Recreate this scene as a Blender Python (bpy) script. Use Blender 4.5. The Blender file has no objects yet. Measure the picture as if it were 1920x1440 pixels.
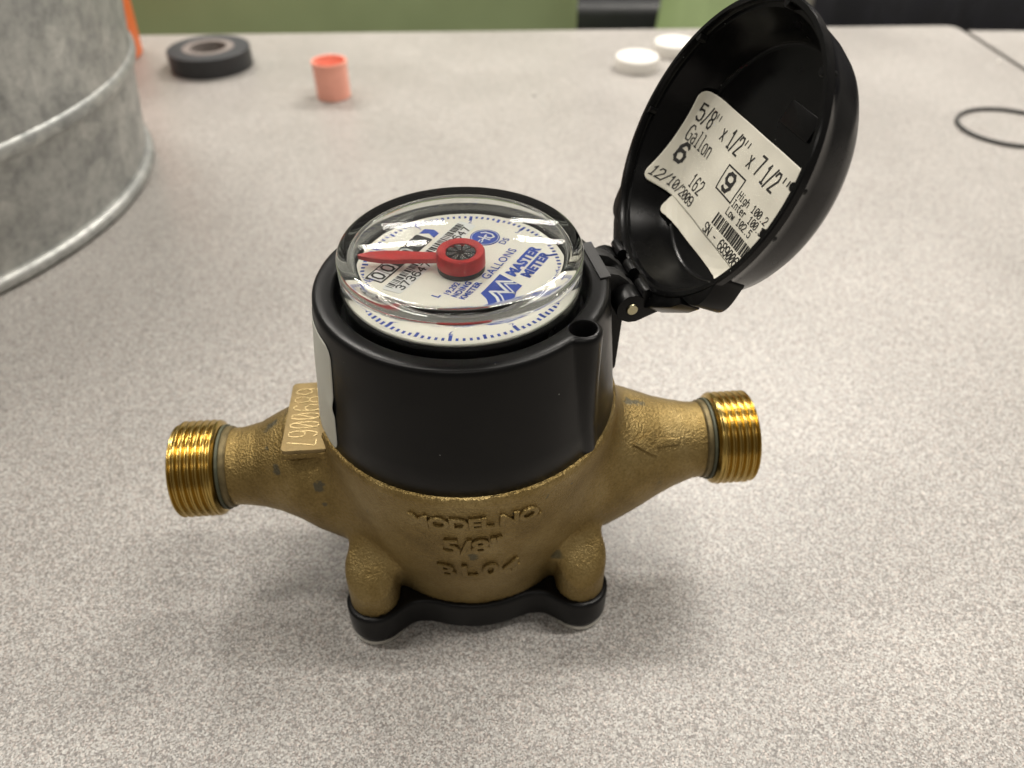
import bpy, bmesh, math, random
import numpy as np
from math import sin, cos, pi, radians, sqrt, hypot, atan2
from mathutils import Vector, Matrix

random.seed(7); np.random.seed(7)
S = bpy.context.scene
MM = 0.001                                   # all shapes below are written in millimetres

# ------------------------------------------------------------------ camera
cd = bpy.data.cameras.new("camera"); cam = bpy.data.objects.new("camera", cd)
S.collection.objects.link(cam); S.camera = cam
cam.location = (13.88*MM, -180.81*MM, 236.67*MM)
cam.rotation_euler = (radians(49.0), 0, 0)
cd.sensor_width = 36.0; cd.lens = 1447.15/1920*36.0
cd.clip_start = 0.005; cd.clip_end = 50.0
cd.dof.use_dof = True; cd.dof.focus_distance = 0.206; cd.dof.aperture_fstop = 11.5

# ------------------------------------------------------------------ room light
W = bpy.data.worlds.new("World"); S.world = W; W.use_nodes = True
W.node_tree.nodes["Background"].inputs[0].default_value = (1.0, 0.92, 0.82, 1)
W.node_tree.nodes["Background"].inputs[1].default_value = 0.16

def ceiling_lamp(x, y, rz, power, lx=1.2, ly=0.055, z=1.95):
    ld = bpy.data.lights.new("ceiling_light", 'AREA'); ld.shape = 'RECTANGLE'
    ld.size = lx; ld.size_y = ly; ld.energy = power; ld.color = (1.0, 0.945, 0.87)
    o = bpy.data.objects.new("ceiling_light", ld); S.collection.objects.link(o)
    ld.energy = power*(1.50 if y < 3 else 1.0); o.location = (x, y, z); o.rotation_euler = (0, 0, radians(rz))
for (x, y, rz, pw, ln) in [(-0.60, 3.05, 6, 1.0, 0.36), (-0.52, 3.36, 6, .7, 0.36), (0.20, 3.10, -8, .7, 0.26), (0.18, 3.40, -8, .6, 0.26),
                           (-1.0, 1.45, 0, 17, 1.2), (-1.0, 1.70, 0, 17, 1.2), (1.0, 1.45, 0, 20, 1.2), (1.0, 1.70, 0, 20, 1.2),
                           (-0.95, 0.10, 0, 13, 1.2), (0.95, 0.10, 0, 17, 1.2), (0.0, -1.4, 0, 4, 1.2)]:
    ceiling_lamp(x, y, rz, pw, ln, 0.010 if y > 3 else 0.055)

S.view_settings.view_transform = 'Standard'; S.view_settings.look = 'None'
S.view_settings.exposure = 0.14; S.view_settings.gamma = 1.0
S.render.engine = 'CYCLES'
S.cycles.use_denoising = True
S.cycles.max_bounces = 18; S.cycles.transmission_bounces = 16; S.cycles.glossy_bounces = 8; S.cycles.diffuse_bounces = 5
S.cycles.caustics_refractive = True; S.cycles.caustics_reflective = True
S.cycles.blur_glossy = 0.4; S.cycles.sample_clamp_indirect = 12.0

# ------------------------------------------------------------------ helpers
def tag(o, label=None, cat=None, group=None, kind=None):
    if label: o["label"] = label
    if cat: o["category"] = cat
    if group: o["group"] = group
    if kind: o["kind"] = kind
    return o

def empty(name, loc=(0, 0, 0), rz=0):
    o = bpy.data.objects.new(name, None); S.collection.objects.link(o)
    o.location = Vector(loc)*MM; o.rotation_euler = (0, 0, rz); o.empty_display_size = 0.02
    return o

def link(name, me, mat, parent=None, smooth=30):
    o = bpy.data.objects.new(name, me); S.collection.objects.link(o)
    if mat is not None and len(me.materials) == 0: me.materials.append(mat)
    if parent is not None: o.parent = parent
    if smooth is not None:
        me.polygons.foreach_set("use_smooth", [True]*len(me.polygons))
        me.set_sharp_from_angle(angle=radians(smooth))
    return o

def mesh(V, F):
    me = bpy.data.meshes.new("m")
    V = np.asarray(V, float)*MM
    me.from_pydata([tuple(v) for v in V], [], [tuple(int(i) for i in f) for f in F]); me.update()
    return me

def fixn(me):
    bm = bmesh.new(); bm.from_mesh(me); bmesh.ops.recalc_face_normals(bm, faces=bm.faces); bm.to_mesh(me); bm.free()
    return me

class Acc:
    """collects quads and polygons in mm"""
    def __init__(s): s.V = []; s.F = []
    def add(s, V, F):
        n = len(s.V); s.V += [tuple(v) for v in V]; s.F += [tuple(i+n for i in f) for f in F]
    def prism(s, poly, fn, t0, t1):
        n = len(poly); V = [fn(x, y, t0) for x, y in poly]+[fn(x, y, t1) for x, y in poly]
        F = [tuple(range(n-1, -1, -1)), tuple(range(n, 2*n))]+[(i, (i+1) % n, n+(i+1) % n, n+i) for i in range(n)]
        s.add(V, F)
    def box(s, c, d, M=None):
        V = [Vector((c[0]+sx*d[0]/2, c[1]+sy*d[1]/2, c[2]+sz*d[2]/2)) for sx in (-1, 1) for sy in (-1, 1) for sz in (-1, 1)]
        if M: V = [M @ v for v in V]
        s.add(V, [(0, 1, 3, 2), (4, 6, 7, 5), (0, 4, 5, 1), (2, 3, 7, 6), (0, 2, 6, 4), (1, 5, 7, 3)])
    def mesh(s): return fixn(mesh(s.V, s.F))

def lathe(prof, n=96, closed=False, fn=None):
    """prof: (r, z); revolve about z.  closed: profile is a loop"""
    V = []; F = []; m = len(prof)
    for j in range(n):
        a = 2*pi*j/n
        for r, z in prof:
            V.append((r*cos(a), r*sin(a), z))
    mm = m if closed else m-1
    for j in range(n):
        k = (j+1) % n
        for i in range(mm):
            i2 = (i+1) % m
            F.append((j*m+i, k*m+i, k*m+i2, j*m+i2))
    if fn: V = [fn(*v) for v in V]
    me = mesh(V, F)
    bm = bmesh.new(); bm.from_mesh(me); bmesh.ops.remove_doubles(bm, verts=bm.verts, dist=1e-6)
    bmesh.ops.dissolve_degenerate(bm, edges=bm.edges, dist=1e-7)
    bmesh.ops.recalc_face_normals(bm, faces=bm.faces); bm.to_mesh(me); bm.free()
    return me

def arc(cx, cy, r, a0, a1, n):
    return [(cx+r*cos(radians(a0+(a1-a0)*i/n)), cy+r*sin(radians(a0+(a1-a0)*i/n))) for i in range(n+1)]

def bevel(me, w, seg=2, ang=30):
    bm = bmesh.new(); bm.from_mesh(me)
    es = [e for e in bm.edges if len(e.link_faces) == 2 and e.calc_face_angle(0) > radians(ang)]
    bmesh.ops.bevel(bm, geom=es, offset=w*MM, segments=seg, profile=0.6, affect='EDGES', clamp_overlap=True)
    bm.to_mesh(me); bm.free(); return me

def boolean(me, cutter, op='DIFFERENCE'):
    a = bpy.data.objects.new("a", me); b = bpy.data.objects.new("b", cutter)
    S.collection.objects.link(a); S.collection.objects.link(b)
    m = a.modifiers.new("b", 'BOOLEAN'); m.operation = op; m.object = b; m.solver = 'EXACT'
    dg = bpy.context.evaluated_depsgraph_get()
    r = bpy.data.meshes.new_from_object(a.evaluated_get(dg))
    bpy.data.objects.remove(a); bpy.data.objects.remove(b)
    return r

def text_mesh(s, size=1.0, extrude=0.0, bev=0.0, offset=0.0, shear=0.0, spacing=1.0, align='LEFT'):
    """flat or extruded text, returned as (V, F) in mm with the letter height = size"""
    c = bpy.data.curves.new("t", 'FONT'); c.body = s; c.size = size/0.72; c.extrude = extrude; c.bevel_depth = bev
    c.bevel_resolution = 1; c.offset = offset; c.shear = shear; c.space_character = spacing; c.align_x = align
    c.resolution_u = 3
    o = bpy.data.objects.new("t", c); S.collection.objects.link(o)
    dg = bpy.context.evaluated_depsgraph_get()
    me = bpy.data.meshes.new_from_object(o.evaluated_get(dg))
    V = [tuple(v.co) for v in me.vertices]; F = [tuple(p.vertices) for p in me.polygons]
    bpy.data.objects.remove(o); bpy.data.meshes.remove(me)
    return V, F

# plain single-stroke figures on a 4 x 6 grid
GL = {
 '0': [[(1,0),(3,0),(4,1.5),(4,4.5),(3,6),(1,6),(0,4.5),(0,1.5),(1,0)], [(.6,1.2),(3.4,4.8)]],
 'O': [[(1,0),(3,0),(4,1.5),(4,4.5),(3,6),(1,6),(0,4.5),(0,1.5),(1,0)]],
 '1': [[(.8,4.8),(2,6),(2,0)], [(.8,0),(3.2,0)]],
 '2': [[(0,4.7),(.8,6),(3.2,6),(4,4.8),(4,3.8),(0,0),(4,0)]],
 '3': [[(0,5.2),(1,6),(3,6),(4,5),(4,4),(3,3.1),(1.5,3.1)], [(3,3.1),(4,2.2),(4,1),(3,0),(1,0),(0,.8)]],
 '4': [[(3,0),(3,6),(0,2),(4,2)]],
 '5': [[(4,6),(.4,6),(.2,3.4),(1.2,3.9),(3,3.9),(4,3),(4,1),(3,0),(1,0),(0,.8)]],
 '6': [[(3.8,5.4),(3,6),(1.4,6),(0,4.2),(0,1.2),(1,0),(3,0),(4,1),(4,2.4),(3,3.4),(1,3.4),(0,2.4)]],
 '7': [[(0,6),(4,6),(1.6,0)]],
 '8': [[(1,3.2),(0,4.1),(0,5.1),(1,6),(3,6),(4,5.1),(4,4.1),(3,3.2),(1,3.2),(0,2.2),(0,1),(1,0),(3,0),(4,1),(4,2.2),(3,3.2)]],
 '9': [[(.2,.6),(1,0),(2.6,0),(4,1.8),(4,4.8),(3,6),(1,6),(0,5),(0,3.6),(1,2.6),(3,2.6),(4,3.6)]],
 '/': [[(0,-.4),(4,6.4)]], '.': [[(1.7,0),(2.3,0)]], '-': [[(.8,2.8),(3.2,2.8)]], "'": [[(2,6.2),(1.8,4.6)]],
 'x': [[(.4,0),(3.6,4)], [(.4,4),(3.6,0)]],
 'G': [[(4,5),(3,6),(1,6),(0,4.6),(0,1.4),(1,0),(3,0),(4,1),(4,2.8),(2.4,2.8)]],
 'a': [[(.5,3.6),(1.2,4),(2.8,4),(3.6,3.2),(3.6,0)], [(3.6,2.2),(1,2.2),(.3,1.6),(.3,.7),(1,0),(2.6,0),(3.6,1)]],
 'l': [[(1,6),(2,6),(2,0)], [(.8,0),(3.2,0)]],
 'o': [[(1,0),(3,0),(3.8,1),(3.8,3),(3,4),(1,4),(.2,3),(.2,1),(1,0)]],
 'n': [[(.3,4),(.3,0)], [(.3,3),(1.4,4),(2.8,4),(3.6,3.2),(3.6,0)]],
 'H': [[(0,0),(0,6)], [(4,0),(4,6)], [(0,3.1),(4,3.1)]],
 'i': [[(1,4),(2,4),(2,0)], [(1,0),(3,0)], [(2,5.6),(2,6)]],
 'g': [[(3.6,4),(3.6,-.8),(2.8,-1.6),(.8,-1.6)], [(3.6,1),(2.6,.2),(1.2,.2),(.3,1),(.3,3),(1.2,4),(2.6,4),(3.6,3)]],
 'h': [[(.3,6),(.3,0)], [(.3,3),(1.4,4),(2.8,4),(3.6,3.2),(3.6,0)]],
 'I': [[(2,0),(2,6)], [(.8,0),(3.2,0)], [(.8,6),(3.2,6)]],
 't': [[(1.6,5.6),(1.6,1),(2.4,0),(3.4,.2)], [(.4,4),(3.2,4)]],
 'e': [[(.3,2.1),(3.7,2.1),(3.7,3),(2.9,4),(1.1,4),(.3,3),(.3,1),(1.1,0),(3.4,.2)]],
 'r': [[(.6,4),(.6,0)], [(.6,2.8),(1.8,4),(3.4,3.8)]],
 'L': [[(0,6),(0,0),(4,0)]],
 'w': [[(0,4),(1,0),(2,3),(3,0),(4,4)]],
 'S': [[(4,5.2),(3,6),(1,6),(0,5.2),(0,4),(1,3.2),(3,2.8),(4,2),(4,.9),(3,0),(1,0),(0,.8)]],
 'N': [[(0,0),(0,6),(4,0),(4,6)]],
 'M': [[(0,0),(0,6),(2,2.5),(4,6),(4,0)]], 'E': [[(4,0),(0,0),(0,6),(4,6)], [(0,3),(3,3)]],
}
def strokes(s, width, height, adv, lw):
    """string in stroke figures -> list of (quad polygons) in mm, baseline at 0"""
    Q = []
    for i, ch in enumerate(s):
        for pl in GL.get(ch, []):
            P = [(i*adv+x/4*width, y/6*height) for x, y in pl]
            for (x0, y0), (x1, y1) in zip(P, P[1:]):
                L = hypot(x1-x0, y1-y0) or 1e-6; tx, ty = (x1-x0)/L*lw*.42, (y1-y0)/L*lw*.42
                nx, ny = -(y1-y0)/L*lw/2, (x1-x0)/L*lw/2
                Q.append([(x0-tx+nx, y0-ty+ny), (x0-tx-nx, y0-ty-ny), (x1+tx-nx, y1+ty-ny), (x1+tx+nx, y1+ty+ny)])
    return Q

# ------------------------------------------------------------------ materials
def new_mat(name):
    m = bpy.data.materials.new(name); m.use_nodes = True
    nt = m.node_tree; b = nt.nodes["Principled BSDF"]
    return m, nt, b
def N(nt, typ, **kw):
    n = nt.nodes.new(typ)
    for k, v in kw.items():
        if k in n.inputs: n.inputs[k].default_value = v
        else: setattr(n, k, v)
    return n
def ramp(nt, src, stops):
    r = nt.nodes.new("ShaderNodeValToRGB"); nt.links.new(src, r.inputs[0])
    el = r.color_ramp.elements
    while len(el) < len(stops): el.new(0.5)
    for e, (p, c) in zip(el, stops): e.position = p; e.color = c if len(c) == 4 else (*c, 1)
    return r.outputs[0]
def objco(nt): return nt.nodes.new("ShaderNodeTexCoord").outputs["Object"]
def tex(nt, typ, co, scale, **kw):
    n = nt.nodes.new(typ); nt.links.new(co, n.inputs["Vector"]); n.inputs["Scale"].default_value = scale
    for k, v in kw.items():
        if k in n.inputs: n.inputs[k].default_value = v
        else: setattr(n, k, v)
    return n
def mixc(nt, fac, a, b, mode='MIX'):
    m = nt.nodes.new("ShaderNodeMix"); m.data_type = 'RGBA'; m.blend_type = mode
    def put(sock, v):
        if hasattr(v, "links"): nt.links.new(v, sock)
        else: sock.default_value = v if not isinstance(v, tuple) or len(v) == 4 else (*v, 1)
    put(m.inputs[0], fac); put(m.inputs[6], a); put(m.inputs[7], b)
    return m.outputs[2]
def bump(nt, b, h, strength, dist, normal=None):
    n = nt.nodes.new("ShaderNodeBump"); n.inputs["Strength"].default_value = strength; n.inputs["Distance"].default_value = dist*MM
    nt.links.new(h, n.inputs["Height"])
    if normal: nt.links.new(normal, n.inputs["Normal"])
    nt.links.new(n.outputs[0], b.inputs["Normal"]); return n.outputs[0]

def simple(name, col, rough=0.5, metal=0.0, spec=0.5, noise=0.0, nscale=300, bumpd=0.0, bscale=1500):
    m, nt, b = new_mat(name)
    b.inputs["Base Color"].default_value = (*col, 1); b.inputs["Roughness"].default_value = rough
    b.inputs["Metallic"].default_value = metal; b.inputs["Specular IOR Level"].default_value = spec
    co = objco(nt)
    if noise:
        t = tex(nt, "ShaderNodeTexNoise", co, nscale, Detail=4.0)
        lo = tuple(max(0, c*(1-noise)) for c in col); hi = tuple(min(1, c*(1+noise)) for c in col)
        nt.links.new(ramp(nt, t.outputs["Fac"], [(0.3, lo), (0.7, hi)]), b.inputs["Base Color"])
        mr = N(nt, "ShaderNodeMapRange"); nt.links.new(t.outputs["Fac"], mr.inputs[0])
        mr.inputs["From Min"].default_value = 0.3; mr.inputs["From Max"].default_value = 0.7
        mr.inputs["To Min"].default_value = max(0.02, rough-.06); mr.inputs["To Max"].default_value = min(1, rough+.08)
        nt.links.new(mr.outputs[0], b.inputs["Roughness"])
    if bumpd:
        t2 = tex(nt, "ShaderNodeTexNoise", co, bscale, Detail=3.0)
        bump(nt, b, t2.outputs["Fac"], 1.0, bumpd)
    return m

# speckled laminate
def laminate():
    m, nt, b = new_mat("speckled laminate"); co = objco(nt)
    v = tex(nt, "ShaderNodeTexVoronoi", co, 1900)
    v2 = tex(nt, "ShaderNodeTexVoronoi", co, 3000)
    t1 = tex(nt, "ShaderNodeTexNoise", co, 800, Detail=2.0)
    t3 = tex(nt, "ShaderNodeTexNoise", co, 9, Detail=4.0)
    sep = nt.nodes.new("ShaderNodeSeparateColor"); nt.links.new(v.outputs["Color"], sep.inputs[0])
    sep2 = nt.nodes.new("ShaderNodeSeparateColor"); nt.links.new(v2.outputs["Color"], sep2.inputs[0])
    base = ramp(nt, sep.outputs[0], [(0.0, (0.178, 0.163, 0.150)), (0.22, (0.245, 0.228, 0.211)), (0.45, (0.345, 0.327, 0.303)), (0.72, (0.430, 0.412, 0.383)), (1.0, (0.560, 0.542, 0.508))])
    fine = ramp(nt, sep2.outputs[0], [(0.0, (0.68, 0.66, 0.66)), (0.5, (1.0, 1.0, 1.0)), (1.0, (1.24, 1.23, 1.22))])
    c = mixc(nt, 0.75, base, fine, 'MULTIPLY')
    tint = ramp(nt, sep.outputs[1], [(0.0, (0.93, 0.97, 1.0)), (0.75, (1.0, 1.0, 1.0)), (0.9, (1.06, 0.97, 0.95))])
    c = mixc(nt, 0.8, c, tint, 'MULTIPLY')
    clump = ramp(nt, t1.outputs["Fac"], [(0.3, (0.93, 0.93, 0.93)), (0.7, (1.05, 1.05, 1.05))])
    c = mixc(nt, 1.0, c, clump, 'MULTIPLY')
    wear = ramp(nt, t3.outputs["Fac"], [(0.35, (0.93, 0.93, 0.93)), (0.65, (1.0, 1.0, 1.0))])
    c = mixc(nt, 1.0, c, wear, 'MULTIPLY')
    nt.links.new(c, b.inputs["Base Color"])
    rg = ramp(nt, t3.outputs["Fac"], [(0.3, (0.36,)*3), (0.7, (0.50,)*3)]); nt.links.new(rg, b.inputs["Roughness"])
    b.inputs["Specular IOR Level"].default_value = 0.45
    return m

def brass_cast():
    m, nt, b = new_mat("cast brass"); co = objco(nt)
    g = tex(nt, "ShaderNodeTexNoise", co, 1150, Detail=4.0, Roughness=0.75)
    g2 = tex(nt, "ShaderNodeTexVoronoi", co, 1500)
    big = tex(nt, "ShaderNodeTexNoise", co, 55, Detail=5.0, Roughness=0.6)
    col = ramp(nt, big.outputs["Fac"], [(0.30, (0.212, 0.146, 0.050)), (0.5, (0.305, 0.217, 0.080)), (0.72, (0.390, 0.293, 0.128))])
    grain = ramp(nt, g.outputs["Fac"], [(0.32, (0.58, 0.55, 0.48)), (0.6, (1.0, 1.0, 1.0))])
    col = mixc(nt, 0.75, col, grain, 'MULTIPLY')
    # dark tarnish spots of their own shape
    sp = tex(nt, "ShaderNodeTexVoronoi", co, 70); sn = tex(nt, "ShaderNodeTexNoise", co, 260, Detail=3.0)
    add = N(nt, "ShaderNodeMath", operation='MULTIPLY_ADD'); nt.links.new(sn.outputs["Fac"], add.inputs[0]); add.inputs[1].default_value = 0.30
    nt.links.new(sp.outputs["Distance"], add.inputs[2])
    sel = ramp(nt, sp.outputs["Color"], [(0.60, (0, 0, 0)), (0.62, (1, 1, 1))])
    spot = ramp(nt, add.outputs[0], [(0.27, (1, 1, 1)), (0.33, (0, 0, 0))])
    mm = N(nt, "ShaderNodeMath", operation='MULTIPLY'); nt.links.new(sel, mm.inputs[0]); nt.links.new(spot, mm.inputs[1])
    ma = N(nt, "ShaderNodeMath", operation='MULTIPLY'); nt.links.new(mm.outputs[0], ma.inputs[0]); ma.inputs[1].default_value = 0.8
    col = mixc(nt, ma.outputs[0], col, (0.085, 0.082, 0.05))
    # single tarnish marks at their places on the casting (mm)
    nz = tex(nt, "ShaderNodeTexNoise", co, 420, Detail=3.0); va = N(nt, "ShaderNodeVectorMath", operation='MULTIPLY_ADD')
    nt.links.new(nz.outputs["Color"], va.inputs[0]); va.inputs[1].default_value = (0.0045,)*3; nt.links.new(co, va.inputs[2])
    acc = None
    for px, py, pz, rr in [(-63.2, 0, 66.2, 1.7), (-61.5, 0.6, 66.8, 1.3), (-60.1, -14, 60.7, 1.5), (-46.5, -19.8, 58.6, 1.6), (-63.2, -7.6, 64.2, .9), (52.2, .4, 68, 1.9), (54.2, .8, 67.4, 1.6), (56.5, 1.0, 66.5, 1.1),
                           (20.9, -41.3, 72.5, .8), (28.3, -36.5, 72, .6), (-45.9, -22.1, 53, .8), (-30.9, -32.7, 61, .7), (11, -44.6, 69.6, .9), (-44.6, -20.9, 54.5, .5)]:
        dn = N(nt, "ShaderNodeVectorMath", operation='DISTANCE'); nt.links.new(va.outputs[0], dn.inputs[0])
        dn.inputs[1].default_value = ((px+2.25)*MM, (py+2.25)*MM, (pz+2.25)*MM)
        mr = N(nt, "ShaderNodeMapRange"); nt.links.new(dn.outputs["Value"], mr.inputs[0])
        mr.inputs["From Min"].default_value = rr*.7*MM; mr.inputs["From Max"].default_value = rr*1.15*MM; mr.inputs["To Min"].default_value = 1; mr.inputs["To Max"].default_value = 0
        if acc is None: acc = mr.outputs[0]
        else:
            mx = N(nt, "ShaderNodeMath", operation='MAXIMUM'); nt.links.new(acc, mx.inputs[0]); nt.links.new(mr.outputs[0], mx.inputs[1]); acc = mx.outputs[0]
    mk = N(nt, "ShaderNodeMath", operation='MULTIPLY'); nt.links.new(acc, mk.inputs[0]); mk.inputs[1].default_value = 0.78
    col = mixc(nt, mk.outputs[0], col, (0.085, 0.088, 0.070))
    nt.links.new(col, b.inputs["Base Color"])
    b.inputs["Metallic"].default_value = 0.85
    rr = ramp(nt, big.outputs["Fac"], [(0.3, (0.50,)*3), (0.7, (0.40,)*3)])
    nt.links.new(rr, b.inputs["Roughness"])
    s = N(nt, "ShaderNodeMath", operation='ADD'); nt.links.new(g.outputs["Fac"], s.inputs[0]); nt.links.new(g2.outputs["Distance"], s.inputs[1])
    bump(nt, b, s.outputs[0], 0.95, 0.21)
    return m

M = {}
M['lam'] = laminate()
M['brass'] = brass_cast()
M['plate'] = simple("machined brass pad", (0.27, 0.20, 0.093), 0.55, 0.85, noise=0.22, nscale=260, bumpd=0.05, bscale=1400)
M['stamp'] = simple("bright stamped brass", (0.40, 0.31, 0.155), 0.40, 1.0)
M['thread'] = simple("polished brass", (0.48, 0.335, 0.100), 0.24, 1.0, bumpd=0.012, bscale=900)
M['groove'] = simple("dull brass groove", (0.16, 0.125, 0.06), 0.5, 0.7, noise=0.3, nscale=400)
M['verd'] = simple("verdigris ring", (0.075, 0.08, 0.05), 0.6, 0.3, noise=0.3, nscale=500)
def black_plastic(name, rough):
    m, nt, b = new_mat(name); co = objco(nt)
    n = tex(nt, "ShaderNodeTexNoise", co, 90, Detail=4.0); v = tex(nt, "ShaderNodeTexVoronoi", co, 260)
    sep = nt.nodes.new("ShaderNodeSeparateColor"); nt.links.new(v.outputs["Color"], sep.inputs[0])
    sz = N(nt, "ShaderNodeMath", operation='MULTIPLY'); nt.links.new(sep.outputs[0], sz.inputs[0]); sz.inputs[1].default_value = 0.055
    lt = N(nt, "ShaderNodeMath", operation='LESS_THAN'); nt.links.new(v.outputs["Distance"], lt.inputs[0]); nt.links.new(sz.outputs[0], lt.inputs[1])
    gt = N(nt, "ShaderNodeMath", operation='GREATER_THAN'); nt.links.new(sep.outputs[1], gt.inputs[0]); gt.inputs[1].default_value = 0.72
    mu = N(nt, "ShaderNodeMath", operation='MULTIPLY'); nt.links.new(lt.outputs[0], mu.inputs[0]); nt.links.new(gt.outputs[0], mu.inputs[1])
    nt.links.new(mixc(nt, mu.outputs[0], (0.0035, 0.0035, 0.0036), (0.16, 0.16, 0.15)), b.inputs["Base Color"])
    r = ramp(nt, n.outputs["Fac"], [(0.3, (rough-.05,)*3), (0.7, (rough+.08,)*3)]); nt.links.new(r, b.inputs["Roughness"])
    b.inputs["Specular IOR Level"].default_value = 0.20
    f = tex(nt, "ShaderNodeTexNoise", co, 2500, Detail=2.0); bump(nt, b, f.outputs["Fac"], 1.0, 0.010)
    return m
M['black'] = black_plastic("satin black plastic", 0.33)
M['blacklid'] = black_plastic("lid black plastic", 0.21)
M['blackgloss'] = simple("glossy black plastic", (0.006, 0.006, 0.006), 0.22, spec=0.5, noise=0.15, nscale=90)
M['blackmatt'] = simple("scratched black plastic", (0.018, 0.018, 0.018), 0.5, noise=0.4, nscale=700, bumpd=0.05, bscale=900)
M['steel'] = simple("zinc bolt", (0.72, 0.71, 0.66), 0.42, 1.0, noise=0.1)
M['pin'] = simple("brass pin", (0.50, 0.46, 0.30), 0.3, 1.0)
M['dial'] = simple("cream dial", (0.80, 0.76, 0.68), 0.45)
M['dialrim'] = simple("dial can", (0.55, 0.53, 0.48), 0.5)
M['blue'] = simple("blue print", (0.008, 0.045, 0.33), 0.5)
M['ink'] = simple("black print", (0.012, 0.012, 0.013), 0.55)
M['inkgrey'] = simple("label print", (0.022, 0.021, 0.018), 0.6)
M['white'] = simple("white print", (0.80, 0.80, 0.79), 0.5)
M['sticker'] = simple("white sticker", (0.74, 0.74, 0.73), 0.35)
M['red'] = simple("red pointer plastic", (0.42, 0.010, 0.012), 0.36, noise=0.15, nscale=500)
M['silver'] = simple("silver star blade", (0.34, 0.34, 0.34), 0.25, 1.0)
M['paper'] = simple("label paper", (0.76, 0.73, 0.62), 0.55, noise=0.04, nscale=60)
M['paperside'] = simple("side sticker", (0.50, 0.50, 0.44), 0.5, noise=0.06, nscale=80)
M['glass'] = None
def glass():
    m, nt, b = new_mat("clear glass")
    nt.nodes.remove(b); g = nt.nodes.new("ShaderNodeBsdfGlass"); g.inputs["IOR"].default_value = 1.5; g.inputs["Roughness"].default_value = 0.0
    g.inputs["Color"].default_value = (0.985, 0.995, 0.985, 1)
    nt.links.new(g.outputs[0], nt.nodes["Material Output"].inputs[0]); return m
M['glass'] = glass()
def galv():
    m, nt, b = new_mat("galvanized steel"); co = objco(nt)
    v = tex(nt, "ShaderNodeTexVoronoi", co, 75, Randomness=1.0); n1 = tex(nt, "ShaderNodeTexNoise", co, 35, Detail=6.0, Roughness=0.65)
    n2 = tex(nt, "ShaderNodeTexNoise", co, 160, Detail=5.0, Roughness=0.7)
    c = ramp(nt, n1.outputs["Fac"], [(0.32, (0.33, 0.335, 0.325)), (0.5, (0.44, 0.445, 0.43)), (0.68, (0.53, 0.53, 0.51))])
    c2 = ramp(nt, n2.outputs["Fac"], [(0.36, (0.66, 0.66, 0.66)), (0.5, (0.95, 0.95, 0.95)), (0.66, (1.12, 1.12, 1.10))])
    c = mixc(nt, 0.6, c, c2, 'MULTIPLY')
    c3 = ramp(nt, v.outputs["Color"], [(0.0, (0.62, 0.64, 0.65)), (1.0, (1.16, 1.16, 1.14))])
    c = mixc(nt, 0.7, c, c3, 'MULTIPLY')
    nt.links.new(c, b.inputs["Base Color"]); b.inputs["Metallic"].default_value = 0.6
    r = ramp(nt, n2.outputs["Fac"], [(0.3, (0.62,)*3), (0.7, (0.42,)*3)]); nt.links.new(r, b.inputs["Roughness"])
    bump(nt, b, n1.outputs["Fac"], 0.5, 1.0); return m
M['galv'] = galv()
M['tape'] = simple("black tape", (0.020, 0.021, 0.023), 0.42, noise=0.2, nscale=200)
M['tapeside'] = simple("tape edge", (0.026, 0.028, 0.033), 0.5, noise=0.25, nscale=700)
M['core'] = simple("cardboard core", (0.20, 0.175, 0.16), 0.8, noise=0.12, nscale=300)
M['coral'] = simple("coral plastic", (0.90, 0.41, 0.31), 0.42, noise=0.03, nscale=100)
M['whitep'] = simple("white plastic", (0.80, 0.78, 0.73), 0.4)
M['orange'] = simple("orange plastic", (0.72, 0.16, 0.04), 0.45)
M['green'] = simple("green plastic", (0.32, 0.395, 0.205), 0.40, noise=0.06, nscale=14)
M['chrome'] = simple("chair tube", (0.45, 0.45, 0.44), 0.3, 1.0)
M['navy'] = simple("black cloth", (0.012, 0.012, 0.016), 0.85, noise=0.3, nscale=40)
M['chairblack'] = simple("black chair plastic", (0.014, 0.015, 0.016), 0.55, noise=0.2, nscale=40)
M['beige'] = simple("beige painted tube", (0.30, 0.28, 0.24), 0.5)
M['edge'] = simple("dark table edging", (0.10, 0.09, 0.08), 0.6)
M['rubber'] = simple("black rubber", (0.022, 0.021, 0.019), 0.6)
M['carpet'] = simple("grey carpet", (0.17, 0.165, 0.16), 0.95, noise=0.35, nscale=400)

# ------------------------------------------------------------------ setting
def slab(name, poly, z0, z1, mat, emat=None):
    a = Acc(); a.prism(poly, lambda x, y, z: (x, y, z), z0, z1)
    me = bevel(a.mesh(), 1.2, 2)
    o = link(name, me, mat)
    if emat:
        me.materials.append(emat)
        for p in me.polygons:
            if abs(p.normal.z) < 0.5: p.material_index = 1
    return tag(o, kind="structure")
def corner(p0, p1, p2, r, n=6):
    """rounded corner at p1"""
    p0, p1, p2 = map(Vector, (p0, p1, p2)); a = (p0-p1).normalized(); b = (p2-p1).normalized()
    return [tuple(p1+a*r*(1-t)**2+b*r*t**2) for t in [i/n for i in range(n+1)]]
TL, TR, BR, BL = (-1000, 585), (459, 641), (510, -900), (-1000, -900)
slab("table_top", [TL]+corner(TL, TR, BR, 14)+[BR, BL], -28, 0, M['lam'], M['edge'])
slab("neighbouring_table_top", [(466, 628), (1500, 596), (1500, -900), (517, -900)], -29, -1.0, M['lam'], M['edge'])
a = Acc(); a.box((0, 1500, -745), (9000, 9000, 10)); tag(link("floor", a.mesh(), M['carpet']), kind="structure")

# ------------------------------------------------------------------ water meter
TH = radians(4.75)
meter = tag(empty("water_meter", (0, 0, 0), TH), "brass water meter with black register housing and flipped-open lid, standing on the table", "water meter")
ZP = 49.2

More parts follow.
